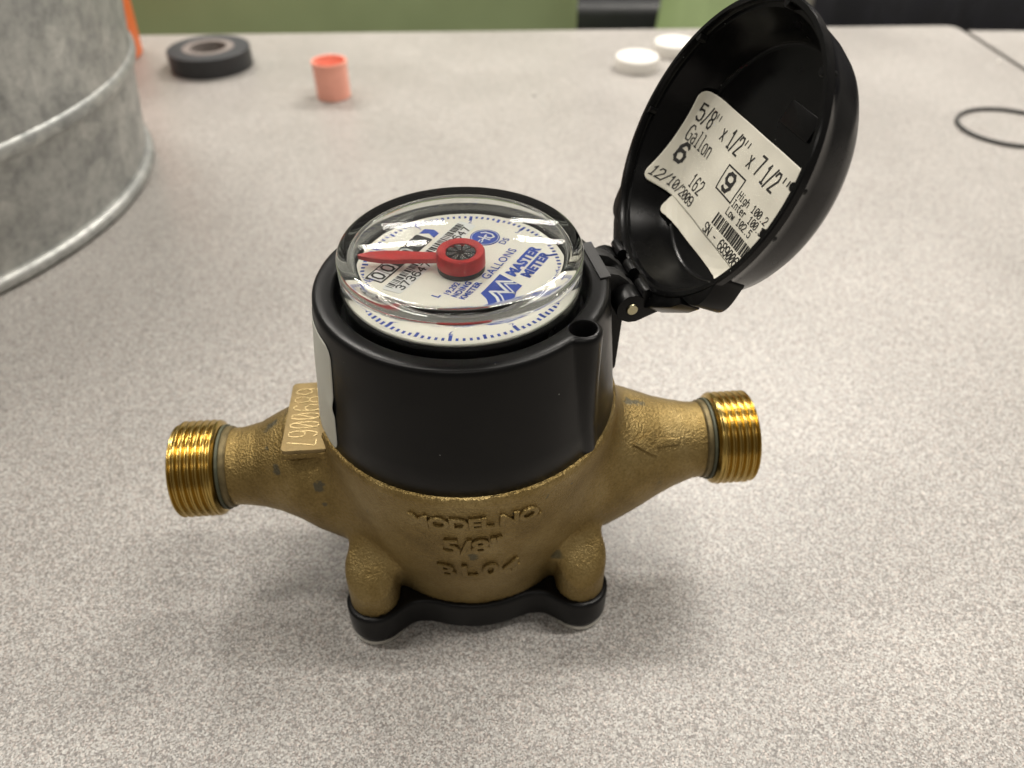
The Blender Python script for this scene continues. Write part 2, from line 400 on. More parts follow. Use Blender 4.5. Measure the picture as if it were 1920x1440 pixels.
# --- cast brass body: blended solid, meshed by surface nets
def smin(a, b, k):
    h = np.clip(0.5+0.5*(b-a)/k, 0, 1); return b+(a-b)*h-k*h*(1-h)
BOSS = [(sx*34, sy*31) for sx in (-1, 1) for sy in (-1, 1)]
def body_sdf(x, y, z):
    r = np.sqrt(x*x+y*y)
    R = np.interp(z, [14, 18, 26, 36, 48, 60, 70, 76.5, 78.5, 82], [36.3, 36.9, 38.6, 41.0, 43.2, 44.9, 46.0, 46.6, 46.0, 43])
    d = (r-R)*0.97
    d = np.maximum(d, 15.5-z)
    ax = np.abs(x)
    kx = [0, 38, 44, 50, 56, 62, 68, 74, 80, 90]
    PR = np.where(x < 0, np.interp(ax, kx, [26, 25.2, 23.4, 21.6, 19.2, 16.4, 14.0, 12.8, 12.6, 12.6]), np.interp(ax, kx, [27, 26.6, 24.8, 22.4, 19.8, 17.0, 14.8, 13.1, 12.6, 12.6]))
    zo = np.where(x < 0, np.interp(ax, kx, [-5, -4.2, -2.5, -.9, 1.2, 1.2, .3, 0, 0, 0]), np.interp(ax, kx, [-3.5, -3.2, -3.2, -2.9, -2.3, -1.7, -.9, -.3, 0, 0]))
    q = np.sqrt(y*y+(z-ZP-zo)**2)
    p = np.maximum((q-PR)*0.93, ax-81)
    d = smin(d, p, 7.0)
    for bx, by in BOSS:
        rr = np.sqrt((x-bx)**2+(y-by)**2)
        bz = 30.5+0.95*(31-np.abs(y))          # the boss top slopes up to the pipe
        c = np.sqrt(np.maximum(rr-4.0, 0)**2+np.maximum(z-bz, 0)**2)-4.0
        d = smin(d, c, 4.5)
    d = np.maximum(d, 15.5-z)
    d = np.maximum(d, z-78.5)
    # pad carrying the serial number, left shoulder
    qx = np.abs(x+49.5)-7.6; qy = np.abs(y)-15.8; qz = np.abs(z-68.2)-1.8
    pad = np.sqrt(np.maximum(qx+.8, 0)**2+np.maximum(qy+.8, 0)**2+np.maximum(qz+.8, 0)**2)+np.minimum(np.maximum(np.maximum(qx, qy), qz)+.8, 0)-.8
    d = smin(d, pad, 1.6)
    cut = np.maximum(np.maximum(np.abs(x+50)-7.6, np.abs(y)-16.2), 69.2-z)
    d = np.maximum(d, -cut)
    return d
def surface_nets(f, lo, hi, h):
    nx, ny, nz = [int(math.ceil((hi[i]-lo[i])/h))+1 for i in range(3)]
    X, Y, Z = np.meshgrid(lo[0]+h*np.arange(nx), lo[1]+h*np.arange(ny), lo[2]+h*np.arange(nz), indexing='ij')
    D = f(X, Y, Z); I = D < 0
    c = [(i, j, k) for i in (0, 1) for j in (0, 1) for k in (0, 1)]
    sub = lambda A, o: A[o[0]:nx-1+o[0], o[1]:ny-1+o[1], o[2]:nz-1+o[2]]
    cnt = sum(sub(I, o).astype(np.int8) for o in c); act = (cnt > 0) & (cnt < 8)
    acc = np.zeros((int(act.sum()), 3)); num = np.zeros(len(acc))
    vals = {o: sub(D, o)[act] for o in c}
    for o in c:
        for ax in range(3):
            if o[ax] == 0:
                o2 = list(o); o2[ax] = 1; o2 = tuple(o2)
                a, b = vals[o], vals[o2]; m = (a < 0) != (b < 0)
                t = np.where(m, a/np.where(m, a-b, 1), 0)
                P = np.tile(np.array(o, float), (len(a), 1)); P[:, ax] += t
                acc[m] += P[m]; num[m] += 1
    idx = -np.ones(act.shape, int); idx[act] = np.arange(len(acc))
    base = np.argwhere(act); V = np.array(lo)+h*(base+acc/num[:, None])
    F = []
    for ax in range(3):
        u, v = (ax+1) % 3, (ax+2) % 3
        sl = [slice(1, None)]*3; sl[ax] = slice(0, -1)
        n = [nx, ny, nz]
        A = np.take(I, range(0, n[ax]-1), ax); B = np.take(I, range(1, n[ax]), ax)
        ch = np.argwhere(A != B)
        ch = ch[(ch[:, u] > 0) & (ch[:, v] > 0) & (ch[:, u] < n[u]-1) & (ch[:, v] < n[v]-1)]
        def g(du, dv):
            q = ch.copy(); q[:, u] -= du; q[:, v] -= dv; return idx[q[:, 0], q[:, 1], q[:, 2]]
        Q = np.stack([g(1, 1), g(0, 1), g(0, 0), g(1, 0)], 1)
        s = A[ch[:, 0], ch[:, 1], ch[:, 2]]
        Q[~s] = Q[~s][:, ::-1]
        F.append(Q[(Q >= 0).all(1)])
    return V, np.vstack(F)
BV, BF = surface_nets(body_sdf, (-84, -50, 12.5), (84, 50, 81), 0.8)
# relax and pull back onto the solid
for _ in range(2):
    e = 0.05
    d0 = body_sdf(BV[:, 0], BV[:, 1], BV[:, 2])
    gr = np.stack([body_sdf(BV[:, 0]+e, BV[:, 1], BV[:, 2])-d0, body_sdf(BV[:, 0], BV[:, 1]+e, BV[:, 2])-d0, body_sdf(BV[:, 0], BV[:, 1], BV[:, 2]+e)-d0], 1)/e
    gr /= np.maximum(np.linalg.norm(gr, axis=1, keepdims=True), .3)
    BV = BV-0.7*d0[:, None]*gr
body = link("brass_body", mesh(BV, BF), M['brass'], meter, smooth=50)

def march(o, d, tmax=60):
    o = np.array(o, float); d = np.array(d, float); d /= np.linalg.norm(d); t = 0
    for _ in range(80):
        p = o+d*t; s = float(body_sdf(*[np.array([c]) for c in p])[0])
        if s < 0.01 or t > tmax: break
        t += s*0.9
    return o+d*t, d
def on_drum(theta, z, out):
    p, d = march((70*cos(theta), 70*sin(theta), z), (-cos(theta), -sin(theta), 0)); return tuple(p-d*out)
def on_pipe(x, phi, out):     # phi from +y (away) over the top (90) to the front (180)
    p, d = march((x, 45*cos(phi), ZP+45*sin(phi)), (0, -cos(phi), -sin(phi))); return tuple(p-d*out)

# raised casting letters on the front of the drum
for s, sz, th0, z0, sp in [("MODEL NO.", 5.0, -89.5, 66.2, 0.93), ("5/8\"", 7.4, -91.5, 53.2, 1.0), ("BL04", 7.4, -89.5, 38.2, 1.30)]:
    V, F = text_mesh(s, sz, extrude=0.45, bev=0.30, offset=0.06, spacing=sp, align='CENTER')
    W_ = []
    for x, y, z in V:
        R0 = 43.0
        W_.append(on_drum(radians(th0)+x/R0, z0+y, (z+0.79)*1.0-0.62))
    link("raised_lettering", fixn(mesh(W_, F)), M['brass'], body, smooth=60)
# flow arrow on the right shoulder
arrow = [(0, 0), (8.2, -4.3), (8.2, -1.4), (16.5, -1.2), (16.5, 1.2), (8.2, 1.4), (8.2, 4.3)]
a = Acc()
fine = []
for i in range(len(arrow)):
    p, q = arrow[i], arrow[(i+1) % len(arrow)]
    for k in range(5): fine.append((p[0]+(q[0]-p[0])*k/5, p[1]+(q[1]-p[1])*k/5))
AX, APH = 51.0, 136.0
a.prism(fine, lambda x, y, t: on_pipe(AX+x, radians(APH)-y/17.0, t), -0.6, 0.75)
link("flow_arrow", bevel(a.mesh(), 0.25, 2), M['brass'], body, smooth=60)
# pad face and stamped number
a = Acc()
def rrect(x0, x1, y0, y1, r, n=4):
    P = []
    for cx_, cy_, a0 in [(x1-r, y1-r, 0), (x0+r, y1-r, 90), (x0+r, y0+r, 180), (x1-r, y0+r, 270)]:
        P += arc(cx_, cy_, r, a0, a0+90, n)
    return P
a.prism(rrect(-56.9, -42.2, -15.6, 15.6, 1.6), lambda x, y, t: (x, y, t), 68.5, 70.35)
link("number_pad", bevel(a.mesh(), 0.3, 2), M['plate'], body, smooth=40)
a = Acc()
for q in strokes("6890067", 2.5, 8.6, 3.9, 0.25):
    # reads towards the camera: text x -> -y, text up -> +x
    a.prism([(-55.2+yy, 12.2-xx) for xx, yy in q], lambda x, y, t: (x, y, t), 70.2, 70.47)
link("stamped_number", a.mesh(), M['stamp'], body, smooth=None)

# threaded ends
def threaded(sx):
    n = 128; pitch = 2.25; x0, x1 = 80.6, 95.0; m = 190
    V = []; F = []
    for i in range(m+1):
        x = x0+(x1-x0)*i/m
        for j in range(n):
            t = 2*pi*j/n
            ph = ((x-x0)/pitch - j/n*sx) % 1.0
            w = abs(ph-0.5)*2                       # 0 crest .. 1 root
            prof = 0.0 if w < 0.16 else -1.15*sin((w-0.16)/0.84*pi/2)**1.3
            e0 = min((x-x0)/1.6, 1); e1 = min((x1-x)/1.6, 1)
            R = 15.75+prof*min(1, max(0, (x-x0-.9)/1.2))*1.0
            R -= 1.5*(1-e0)**2+1.6*(1-e1)**2
            V.append((sx*x, R*cos(t), ZP+R*sin(t)))
    for i in range(m):
        for j in range(n):
            k = (j+1) % n; F.append((i*n+j, i*n+k, (i+1)*n+k, (i+1)*n+j))
    # end face, bore, inner closing face
    def ring(x, R):
        b = len(V)
        for j in range(n):
            t = 2*pi*j/n; V.append((sx*x, R*cos(t), ZP+R*sin(t)))
        return b
    b0 = m*n
    rings = [b0, ring(95.0, 12.2), ring(94.6, 10.6), ring(81.5, 9.8)]
    for p, q in zip(rings, rings[1:]):
        for j in range(n):
            k = (j+1) % n; F.append((p+j, p+k, q+k, q+j))
    F.append(tuple(rings[-1]+j for j in range(n)))
    r0 = ring(80.6, 12.0); 
    for j in range(n):
        k = (j+1) % n; F.append((j, k, r0+k, r0+j))
    o = link("threaded_end", fixn(mesh(V, F)), M['thread'], body, smooth=60)
    g = lathe([(12.0, 77.2), (13.0, 77.3), (13.4, 77.8), (13.4, 79.6), (12.9, 80.9), (11.5, 81.0)], 96, fn=lambda x, y, z: (sx*z, x, ZP+y))
    link("neck_groove", g, M['groove'], body)
    g = lathe([(13.0, 79.2), (13.95, 79.4), (13.95, 80.2), (13.0, 80.5)], 96, fn=lambda x, y, z: (sx*z, x, ZP+y))
    link("seal_ring", g, M['verd'], body)
threaded(-1); threaded(1)

# --- base plate with four lobes and bolts
def plate_sdf(x, y, z):
    r = np.sqrt(x*x+y*y)-37.9
    d = r
    for bx, by in BOSS: d = smin(d, np.sqrt((x-bx)**2+(y-by)**2)-9.6, 12.5)
    qz = np.abs(z-9.4)-6.1
    k = 0.9
    return np.minimum(np.maximum(d+k, qz+k), 0)+np.sqrt(np.maximum(d+k, 0)**2+np.maximum(qz+k, 0)**2)-k
PV, PF = surface_nets(plate_sdf, (-49, -46, 1), (49, 46, 17.5), 0.7)
base = link("base_plate", mesh(PV, PF), M['black'], meter, smooth=60)
for bx, by in BOSS:
    me = lathe([(0, 0.02), (7.4, 0.02), (8.9, 0.5), (9.4, 1.3), (9.4, 3.1), (3.0, 3.5), (0, 3.5)], 40, fn=lambda x, y, z: (x+bx, y+by, z))
    link("bolt", me, M['steel'], base, smooth=35)

# --- register housing (outline with one screw boss), lofted
HB = atan2(-23.8, 32.2)-TH
def hout(t, R, rb=5.3, c=39.6):
    dl = (t-HB+pi) % (2*pi)-pi
    if abs(sin(dl)*c) < rb and cos(dl) > 0:
        q = c*cos(dl)+sqrt(rb*rb-(c*sin(dl))**2)
        k = 0.9; m = max(R, q); return m+max(0, k-abs(R-q))**2/(4*k)
    return R
NH = 360
lev = [(76.6, 44.0, 0), (76.6, 45.0, 1), (77.0, 45.25, 1), (88, 44.2, 1), (100, 43.0, 1), (110, 41.95, 1), (116.6, 41.2, 1), (117.8, 41.0, 1), (118.5, 40.55, 1), (118.85, 39.7, 1), (118.7, 38.2, 0), (118.55, 36.2, 0), (118.35, 35.6, 0), (117.6, 35.1, 0), (109, 34.6, 0), (108.6, 34.0, 0), (108.6, 20, 0), (76.6, 20, 0)]
V = []; F = []
for z, R, bs in lev:
    for j in range(NH):
        t = 2*pi*j/NH
        r = R
        if bs:
            off = 41.0-R if z > 117 else 0
            r = hout(t, R, rb=5.3-max(0, off)*0.9)
            if z < 90: r = hout(t, R, rb=5.3, c=39.6+(45.25-41)*0.28*(90-z)/13 if z < 90 else 39.6)
        V.append((r*cos(t), r*sin(t), z))
nl = len(lev)
for i in range(nl):
    i2 = (i+1) % nl
    for j in range(NH):
        k = (j+1) % NH; F.append((i*NH+j, i*NH+k, i2*NH+k, i2*NH+j))
hm = fixn(mesh(V, F))
hc = (39.6*cos(HB), 39.6*sin(HB))
cut = lathe([(0, 100), (3.45, 100), (3.45, 118.3), (3.9, 118.9), (3.9, 121), (0, 121)], 40, fn=lambda x, y, z: (x+hc[0], y+hc[1], z))
hm = boolean(hm, cut)
house = link("register_housing", hm, M['black'], meter, smooth=40)

for th_, w_m in ((-116.5, 2.4), (-90.5, 1.5)):
    a = Acc(); a.prism([(-w_m, -1.0), (-w_m*.4, -1.9), (w_m*.7, -1.5), (w_m, -.8), (w_m, .5), (-w_m, .5)], lambda x, y, t: ((45.3+t)*cos(radians(th_)+x/45.3), (45.3+t)*sin(radians(th_)+x/45.3), 77.2+y), -0.4, 0.9)
    link("moulding_flash", a.mesh(), M['black'], house, smooth=30)
# side sticker wrapped round the left of the housing
V = []; F = []; nt_, nz_ = 40, 30
def hR(z): return float(np.interp(z, [77, 88, 100, 110, 116.6], [45.25, 44.2, 43.0, 41.95, 41.2]))
for i in range(nz_+1):
    for j in range(nt_+1):
        u, v = j/nt_, i/nz_
        z = 77.8+(113.8-77.8)*v
        th = radians(158 + (213.5-158)*u)
        # rounded corners
        cr = 4.0; dxm = min(u, 1-u)*40; dzm = min(v, 1-v)*36
        if dxm < cr and dzm < cr:
            dd = hypot(cr-dxm, cr-dzm)
            if dd > cr:
                f = cr/dd; nx = cr-(cr-dxm)*f; nz2 = cr-(cr-dzm)*f
                th += radians((nx-dxm)/40*55.5)*(1 if u < .5 else -1); z += (nz2-dzm)*(1 if v < .5 else -1)
        R = hR(z)+0.14+0.05*sin(v*9+u*4)
        if u > .9 and .38 < v < .55: R += 0.5*(u-.9)/.1*sin((v-.38)/.17*pi)
        V.append((R*cos(th), R*sin(th), z))
for i in range(nz_):
    for j in range(nt_):
        p = i*(nt_+1)+j; F.append((p, p+1, p+nt_+2, p+nt_+1))
me = mesh(V, F); o = link("side_sticker", me, M['paperside'], house, smooth=60)
md = o.modifiers.new("t", 'SOLIDIFY'); md.thickness = 0.12*MM; md.offset = 1

# --- register: dial, print, pointer, glass
ZD = 119.2
dial = link("dial_face", lathe([(0, ZD-1), (29.2, ZD-1), (29.5, ZD-.4), (29.3, ZD), (0, ZD)], 128), M['dial'], meter, smooth=30)
link("dial_can", lathe([(29.7, 109), (29.7, 117.9), (28.2, 118.1), (28.2, 109)], 96, closed=True), M['blackgloss'], dial)
def dprint(name, polys, mat, z0=0.05, frame=0.0):
    a = Acc()
    c_, s_ = cos(frame), sin(frame)
    oy = -2.2 if frame else 0.0
    for P in polys: a.prism(P, lambda x, y, t: (x*c_-y*s_, x*s_+y*c_+oy, ZD+t), z0-0.03, z0+0.03)
    return link(name, a.mesh(), mat, dial, smooth=None)
D0 = radians(154)
ticks = []
for k in range(100):
    t = D0-2*pi*k/100
    r0, r1, w = (25.5, 27.7, .44) if k % 10 == 0 else ((25.9, 27.7, .40) if k % 5 == 0 else (26.6, 27.7, .35))
    c_, s_ = cos(t), sin(t)
    ticks.append([(r0*c_-w*s_, r0*s_+w*c_), (r0*c_+w*s_, r0*s_-w*c_), (r1*c_+w*s_, r1*s_-w*c_), (r1*c_-w*s_, r1*s_+w*c_)])
dprint("scale_ticks", ticks, M['blue'])
FR = radians(57)
def dtext(name, s, size, u, v, mat, rot=0.0, z=0.10, frame=FR, **kw):
    V, F = text_mesh(s, size, **kw)
    cr, sr = cos(rot), sin(rot); cf, sf = cos(frame), sin(frame)
    W_ = []
    for x, y, _ in V:
        X, Y = u+x*cr-y*sr, v+x*sr+y*cr
        W_.append((X*cf-Y*sf, X*sf+Y*cf-(2.2 if frame else 0.0), ZD+z))
    return link(name, mesh(W_, F), mat, dial, smooth=None)
for k in range(10):
    t = D0-2*pi*k/10
    dtext("dial_number", str(k), 1.9, 23.6*cos(t), 23.6*sin(t), M['blue'], rot=t-pi/2-0.0, frame=0.0, align='CENTER')
dtext("dial_lettering", "GALLONS", 2.5, 0.4, -7.9, M['blue'], offset=0.05, spacing=1.12)
dtext("dial_lettering", "DS", 2.1, 17.6, -3.4, M['blue'], offset=0.04, spacing=1.05)
dtext("dial_lettering", "MASTER", 3.0, 5.0, -13.4, M['blue'], offset=0.26, shear=0.12, spacing=1.05)
dtext("dial_lettering", "METER", 3.0, 6.2, -17.4, M['blue'], offset=0.26, shear=0.12, spacing=1.08)
dtext("dial_lettering", "L", 2.2, -13.5, -0.9, M['blue'], offset=0.14)
dtext("dial_lettering", "19,292", 1.7, -11.0, -2.4, M['blue'], offset=0.07)
dtext("dial_lettering", "NDING", 1.7, -11.0, -4.9, M['blue'], offset=0.10, spacing=1.1)
dtext("dial_lettering", "KMETER", 1.7, -11.0, -7.3, M['blue'], offset=0.10, spacing=1.1)
# emblem block left of the name: blue field with a white double zigzag
blk = [(-6.0, -9.4), (4.3, -9.4), (3.2, -13.5), (2.0, -17.6), (-7.6, -17.6), (-8.4, -13)]
dprint("emblem_field", [blk], M['blue'], 0.06, FR)
def zig(P, w):
    Q = []
    for (x0, y0), (x1, y1) in zip(P, P[1:]):
        L = hypot(x1-x0, y1-y0); nx, ny = -(y1-y0)/L*w/2, (x1-x0)/L*w/2; tx, ty = (x1-x0)/L*w*.3, (y1-y0)/L*w*.3
        Q.append([(x0-tx+nx, y0-ty+ny), (x0-tx-nx, y0-ty-ny), (x1+tx-nx, y1+ty-ny), (x1+tx+nx, y1+ty+ny)])
    return Q
dprint("emblem_line", zig([(-7.6, -16.9), (-4.2, -11.2), (-2.4, -15.6), (0.8, -10.4), (2.7, -14.2)], 0.75), M['white'], 0.13, FR)
dprint("emblem_line", zig([(-6.4, -17.4), (-3.9, -13.4), (-2.1, -17.3), (0.9, -12.7), (2.2, -15.8)], 0.42), M['white'], 0.13, FR)
# round emblem on the right
cu, cv = 18.6, 3.4
dprint("round_emblem", [[(cu+4.3*cos(2*pi*i/48), cv+4.3*sin(2*pi*i/48)) for i in range(48)]], M['blue'], 0.06, FR)
dprint("round_emblem_ring", zig([(cu+3.85*cos(2*pi*i/48), cv+3.85*sin(2*pi*i/48)) for i in range(49)], 0.14), M['white'], 0.13, FR)
dprint("round_emblem_sign", zig([(cu+1.6, cv+2.2), (cu+2.4, cv+1.2), (cu+2.4, cv-1.0), (cu+1.4, cv-2.2), (cu+.3, cv-1.6), (cu+.3, cv+.3), (cu+1.2, cv+.3)], .5)
       + zig([(cu-.6, cv+1.8), (cu-.6, cv-1.9)], .45)+zig([(cu-1.7, cv), (cu+.4, cv)], .45)+zig([(cu-2.9, cv+.5), (cu-2.0, cv+.5)], .35)+zig([(cu-2.9, cv-.4), (cu-2.0, cv-.4)], .35), M['white'], 0.13, FR)
# counter window with number wheels
dprint("counter_window", [rrect(-15.0, 10.6, 16.0, 21.6, 0.6)], M['ink'], 0.06, FR)
for k, (ch, lo, hi) in enumerate([("0", -14.6, -10.0), ("0", -10.0, -5.6), ("0", -5.4, -1.0), ("0", -0.8, 3.6), ("0", 4.2, 9.0)]):
    dig = "0000"[0] if k else "0"
    if k < 2: dprint("number_wheel", [rrect(lo+.15, hi-.15, 16.5, 21.1, .3)], M['white'], 0.13, FR)
    P = [[(lo+1.0+x, 17.0+y) for x, y in q] for q in strokes("O", 2.3, 3.6, 3, 0.62)]
    dprint("wheel_figure", P, M['ink'] if k < 2 else M['white'], 0.20, FR)
# serial sticker across the dial
st = rrect(-16.8, 23.0, 8.8, 14.6, 0.8)
dprint("serial_sticker", [st], M['sticker'], 0.07, FR)
bars = []; x = -15.6
rb = random.Random(3)
while x < 21.5:
    w = rb.choice([.22, .22, .45, .7]); bars.append([(x, 12.1), (x+w, 12.1), (x+w, 14.3), (x, 14.3)]); x += w+rb.choice([.25, .3, .55])
dprint("serial_barcode", bars, M['ink'], 0.15, FR)
P = []
for i, ch in enumerate("373647"):
    P += [[(-14.8+i*2.5+x, 9.3+y) for x, y in q] for q in strokes(ch, 1.7, 2.3, 2, .42)]
for i, ch in enumerate("373647"):
    P += [[(6.2+i*2.5+x, 9.3+y) for x, y in q] for q in strokes(ch, 1.7, 2.3, 2, .42)]
dprint("serial_figures", P, M['ink'], 0.15, FR)
# blue quarter mark at the far end of the counter
dprint("blue_mark", [[(11.4, 16.2), (14.2, 16.2), (15.2, 18.6), (14.2, 21.2), (11.4, 21.2), (12.8, 18.7)]], M['blue'], 0.06, FR)

# pointer with star wheel
PA = radians(173.5)
hubz = ZD
ptr = link("pointer", lathe([(4.2, ZD+5.0), (4.9, ZD+5.4), (6.3, ZD+5.4), (6.6, ZD+5.0), (6.6, ZD+1.6), (4.2, ZD+1.6)], 72, closed=True), M['red'], meter, smooth=40)
link("pointer_seat", lathe([(0, ZD+.1), (6.5, ZD+.1), (6.5, ZD+1.6), (0, ZD+1.6)], 60), M['blackgloss'], ptr)
arm = [(5.6, 1.75), (12, 1.95), (18, 2.35), (21, 2.3), (25, 1.6), (28.3, .35), (28.3, -.35), (25, -1.6), (21, -2.3), (18, -2.35), (12, -1.95), (5.6, -1.75)]
a = Acc(); a.prism(arm, lambda x, y, t: (x*cos(PA)-y*sin(PA), x*sin(PA)+y*cos(PA), t), ZD+2.3, ZD+3.7)
link("pointer_arm", bevel(a.mesh(), .3, 2), M['red'], ptr, smooth=40)
link("star_cup", lathe([(0, ZD+1.8), (4.25, ZD+1.8), (4.25, ZD+4.2), (0, ZD+4.2)], 48), M['blackgloss'], ptr)
for k in range(8):
    t0 = 2*pi*k/8+.2
    a = Acc(); a.prism([(1.1, -.28), (3.9, -.98), (3.9, .98), (1.1, .28)], lambda x, y, t: (x*cos(t0)-y*sin(t0), x*sin(t0)+y*cos(t0), t+0.10*y), ZD+4.15, ZD+4.9)
    link("star_blade", a.mesh(), M['silver'], ptr, smooth=None)

# glass cup over the dial
go = [(33.1, 108.9), (33.2, 127.0)]+[(30.2+3.0*cos(radians(q)), 127.4+3.0*sin(radians(q))) for q in range(6, 90, 6)]
top = [(r_, 130.42+0.30*(1-(r_/29)**2)) for r_ in (28.6, 27.5, 26, 24, 22, 20, 18, 16, 14, 12, 10, 8, 6, 4, 2, 0)]
inn = [(0, 126.0), (12, 126.0), (22, 126.0)]+[(27.9+2.4*cos(radians(q)), 123.6+2.4*sin(radians(q))) for q in range(88, -1, -8)]+[(30.4, 119.4), (31.3, 117.8), (31.3, 108.9)]
link("glass_cover", lathe(go+top+inn, 160, closed=True), M['glass'], meter, smooth=50)

# --- lid, hinge and its label (own frame: a along the hinge, w up the lid, n out of the open side)
AL = radians(12.5)-TH; TLT = radians(65.2)
h_ = np.array([cos(AL), sin(AL), 0]); a_ = np.array([-sin(AL), cos(AL), 0])
n_ = np.array([-sin(TLT)*h_[0], -sin(TLT)*h_[1], cos(TLT)]); w_ = np.array([cos(TLT)*h_[0], cos(TLT)*h_[1], sin(TLT)])
C_ = np.array([66.6*h_[0], 66.6*h_[1], 149.5])
def LF(A, Wv, d): return tuple(C_+A*a_+Wv*w_-d*n_)
outer = [(40.0, 0.0), (40.3, .35), (40.2, 2.2), (39.4, 3.0), (38.5, 6.0), (36.9, 12.0), (35.4, 15.6), (33.6, 17.8), (31.0, 19.0), (28, 19.4), (0, 19.4)]
inner = [(0, 14.8), (26, 14.8), (31.6, 14.8), (32.5, 14.5), (33.0, 13.8), (34.2, 10.6), (36.4, 5.0), (37.2, 2.6), (38.3, 2.4), (38.5, 0.4), (38.8, 0.0)]
lid = link("lid", lathe(outer+inner+[(40.0, 0.0)], 160, fn=lambda x, y, z: LF(x, y, z)), M['blacklid'], meter, smooth=40)
def lbump(t, r0, rad, d0, d1, name):
    me = lathe([(0, d0), (rad*.92, d0), (rad, d0+.3), (rad, d1-.3), (rad*.9, d1), (0, d1)], 32, fn=lambda x, y, z: LF(r0*cos(t)+x, r0*sin(t)+y, z))
    link(name, me, M['black'], lid, smooth=40)
for dg in (-50, -139):
    P = [(39.0*cos(radians(dg+q)), 39.0*sin(radians(dg+q))) for q in range(12, -13, -3)]
    P += [((39.6+3.9*(0.5+0.5*cos(pi*q/11.5))**.7)*cos(radians(dg+q)), (39.6+3.9*(0.5+0.5*cos(pi*q/11.5))**.7)*sin(radians(dg+q))) for q in np.linspace(-11.4, 11.4, 19)]
    a = Acc(); a.prism(P, lambda x, y, t: LF(x, y, t), 0.25, 8.5); link("catch_lug", bevel(a.mesh(), .3, 2), M['black'], lid, smooth=40)
for dg in (-6, 32, 86, 128, 168, 186): lbump(radians(dg), 38.3, 1.15, 0.25, 4.0, "rim_nub")
# small moulded rectangle on the lid floor
a = Acc(); a.prism(rrect(-16, -2, 14, 20, .5), lambda x, y, t: LF(x, y, t), 14.2, 15.2); link("moulded_rib", bevel(a.mesh(), .2), M['black'], lid, smooth=30)
# hinge straps on the lid: knuckle round the pin joined to the lid wall
HV, HU = -44.2, -2.7
def strap(a0, a1, big):
    P = [(HU+4.5*cos(radians(q)), HV+4.5*sin(radians(q))) for q in range(75, 256, 12)]
    if big: P += [(HU+1.2, HV-4.3), (0.6, -47.6), (9.8, -38.0), (8.0, -37.2), (4.0, -37.4)]
    else: P += [(HU+2.5, HV-4.2), (3.5, -42.5), (5.0, -38.4), (3.0, -38.0)]
    P += [(1.2, -38.2), (0.2, -37.4), (-1.2, -36.9), (-2.2, -37.3), (-2.6, -38.2), (-2.4, -39.2)]   # bump against the rim, then the valley
    a = Acc(); a.prism(P, lambda u, v, t: LF(t, v, u), a0, a1)
    link("hinge_strap", bevel(a.mesh(), .35, 2), M['black'], lid, smooth=40)
strap(-14.0, -7.6, True); strap(-2.6, 2.6, False); strap(7.6, 14.0, True)
P = [(-27.0, -32.2), (-24.0, -35.6), (-14.2, -42.6), (14.2, -42.6), (24.0, -35.6), (27.0, -32.2)]+[(39.3*cos(radians(q)), 39.3*sin(radians(q))) for q in range(-52, -129, -4)]
a = Acc(); a.prism(P, lambda x, y, t: LF(x, y, t), 0.35, 6.8); link("hinge_web", bevel(a.mesh(), .3, 2), M['black'], lid, smooth=40)
# crest joining straps to the rim
a = Acc(); a.prism([(0.0, -39.0), (0.4, -40.8), (6.5, -40.0), (7.5, -37.5)], lambda u, v, t: LF(t, v, u), -14.5, 14.5)
link("hinge_flange", bevel(a.mesh(), .4, 2), M['black'], lid, smooth=40)
me = lathe([(0, -14.5), (1.5, -14.5), (1.75, -14.2), (1.75, 14.2), (1.5, 14.5), (0, 14.5)], 24, fn=lambda x, y, z: LF(z, HV+y, HU+x))
link("hinge_pin", me, M['pin'], lid, smooth=40)
# housing side of the hinge: scuffed tongue with two knuckles and a rib below
HP = 47.3*h_+np.array([0, 0, 111.5])
def HF(A, r, z): return tuple(A*a_+r*h_+np.array([0, 0, z]))
for a0, a1 in ((-7.2, -3.0), (3.0, 7.2)):
    P = [(41.0, 107.5), (38.6, 118.2), (38.8, 119.3), (43.4, 117.9), (46.2, 115.6)]+[(45.6+3.9*cos(radians(q)), 110.6+3.9*sin(radians(q))) for q in range(65, -106, -15)]
    a = Acc(); a.prism(P, lambda u, v, t: HF(t, u, v), a0, a1)
    link("hinge_knuckle", bevel(a.mesh(), .25, 2), M['blackmatt'], house, smooth=40)
a = Acc(); a.prism([(37.0, 118.5), (40.2, 118.9), (40.2, 119.5), (37.0, 119.25)], lambda u, v, t: HF(t, u, v), -9.5, 9.5)
link("hinge_tongue", bevel(a.mesh(), .12, 1), M['blackmatt'], house, smooth=40)
a = Acc(); a.prism([(38, 116.5), (45.2, 108.5), (46.0, 104), (45.4, 84), (42.0, 80)], lambda u, v, t: HF(t, u, v), -7.0, -4.2)
link("hinge_rib", bevel(a.mesh(), .3, 2), M['black'], house, smooth=40)
a = Acc(); a.prism([(38, 116.5), (45.2, 108.5), (46.0, 104), (45.4, 84), (42.0, 80)], lambda u, v, t: HF(t, u, v), 4.2, 7.0)
link("hinge_rib", bevel(a.mesh(), .3, 2), M['black'], house, smooth=40)

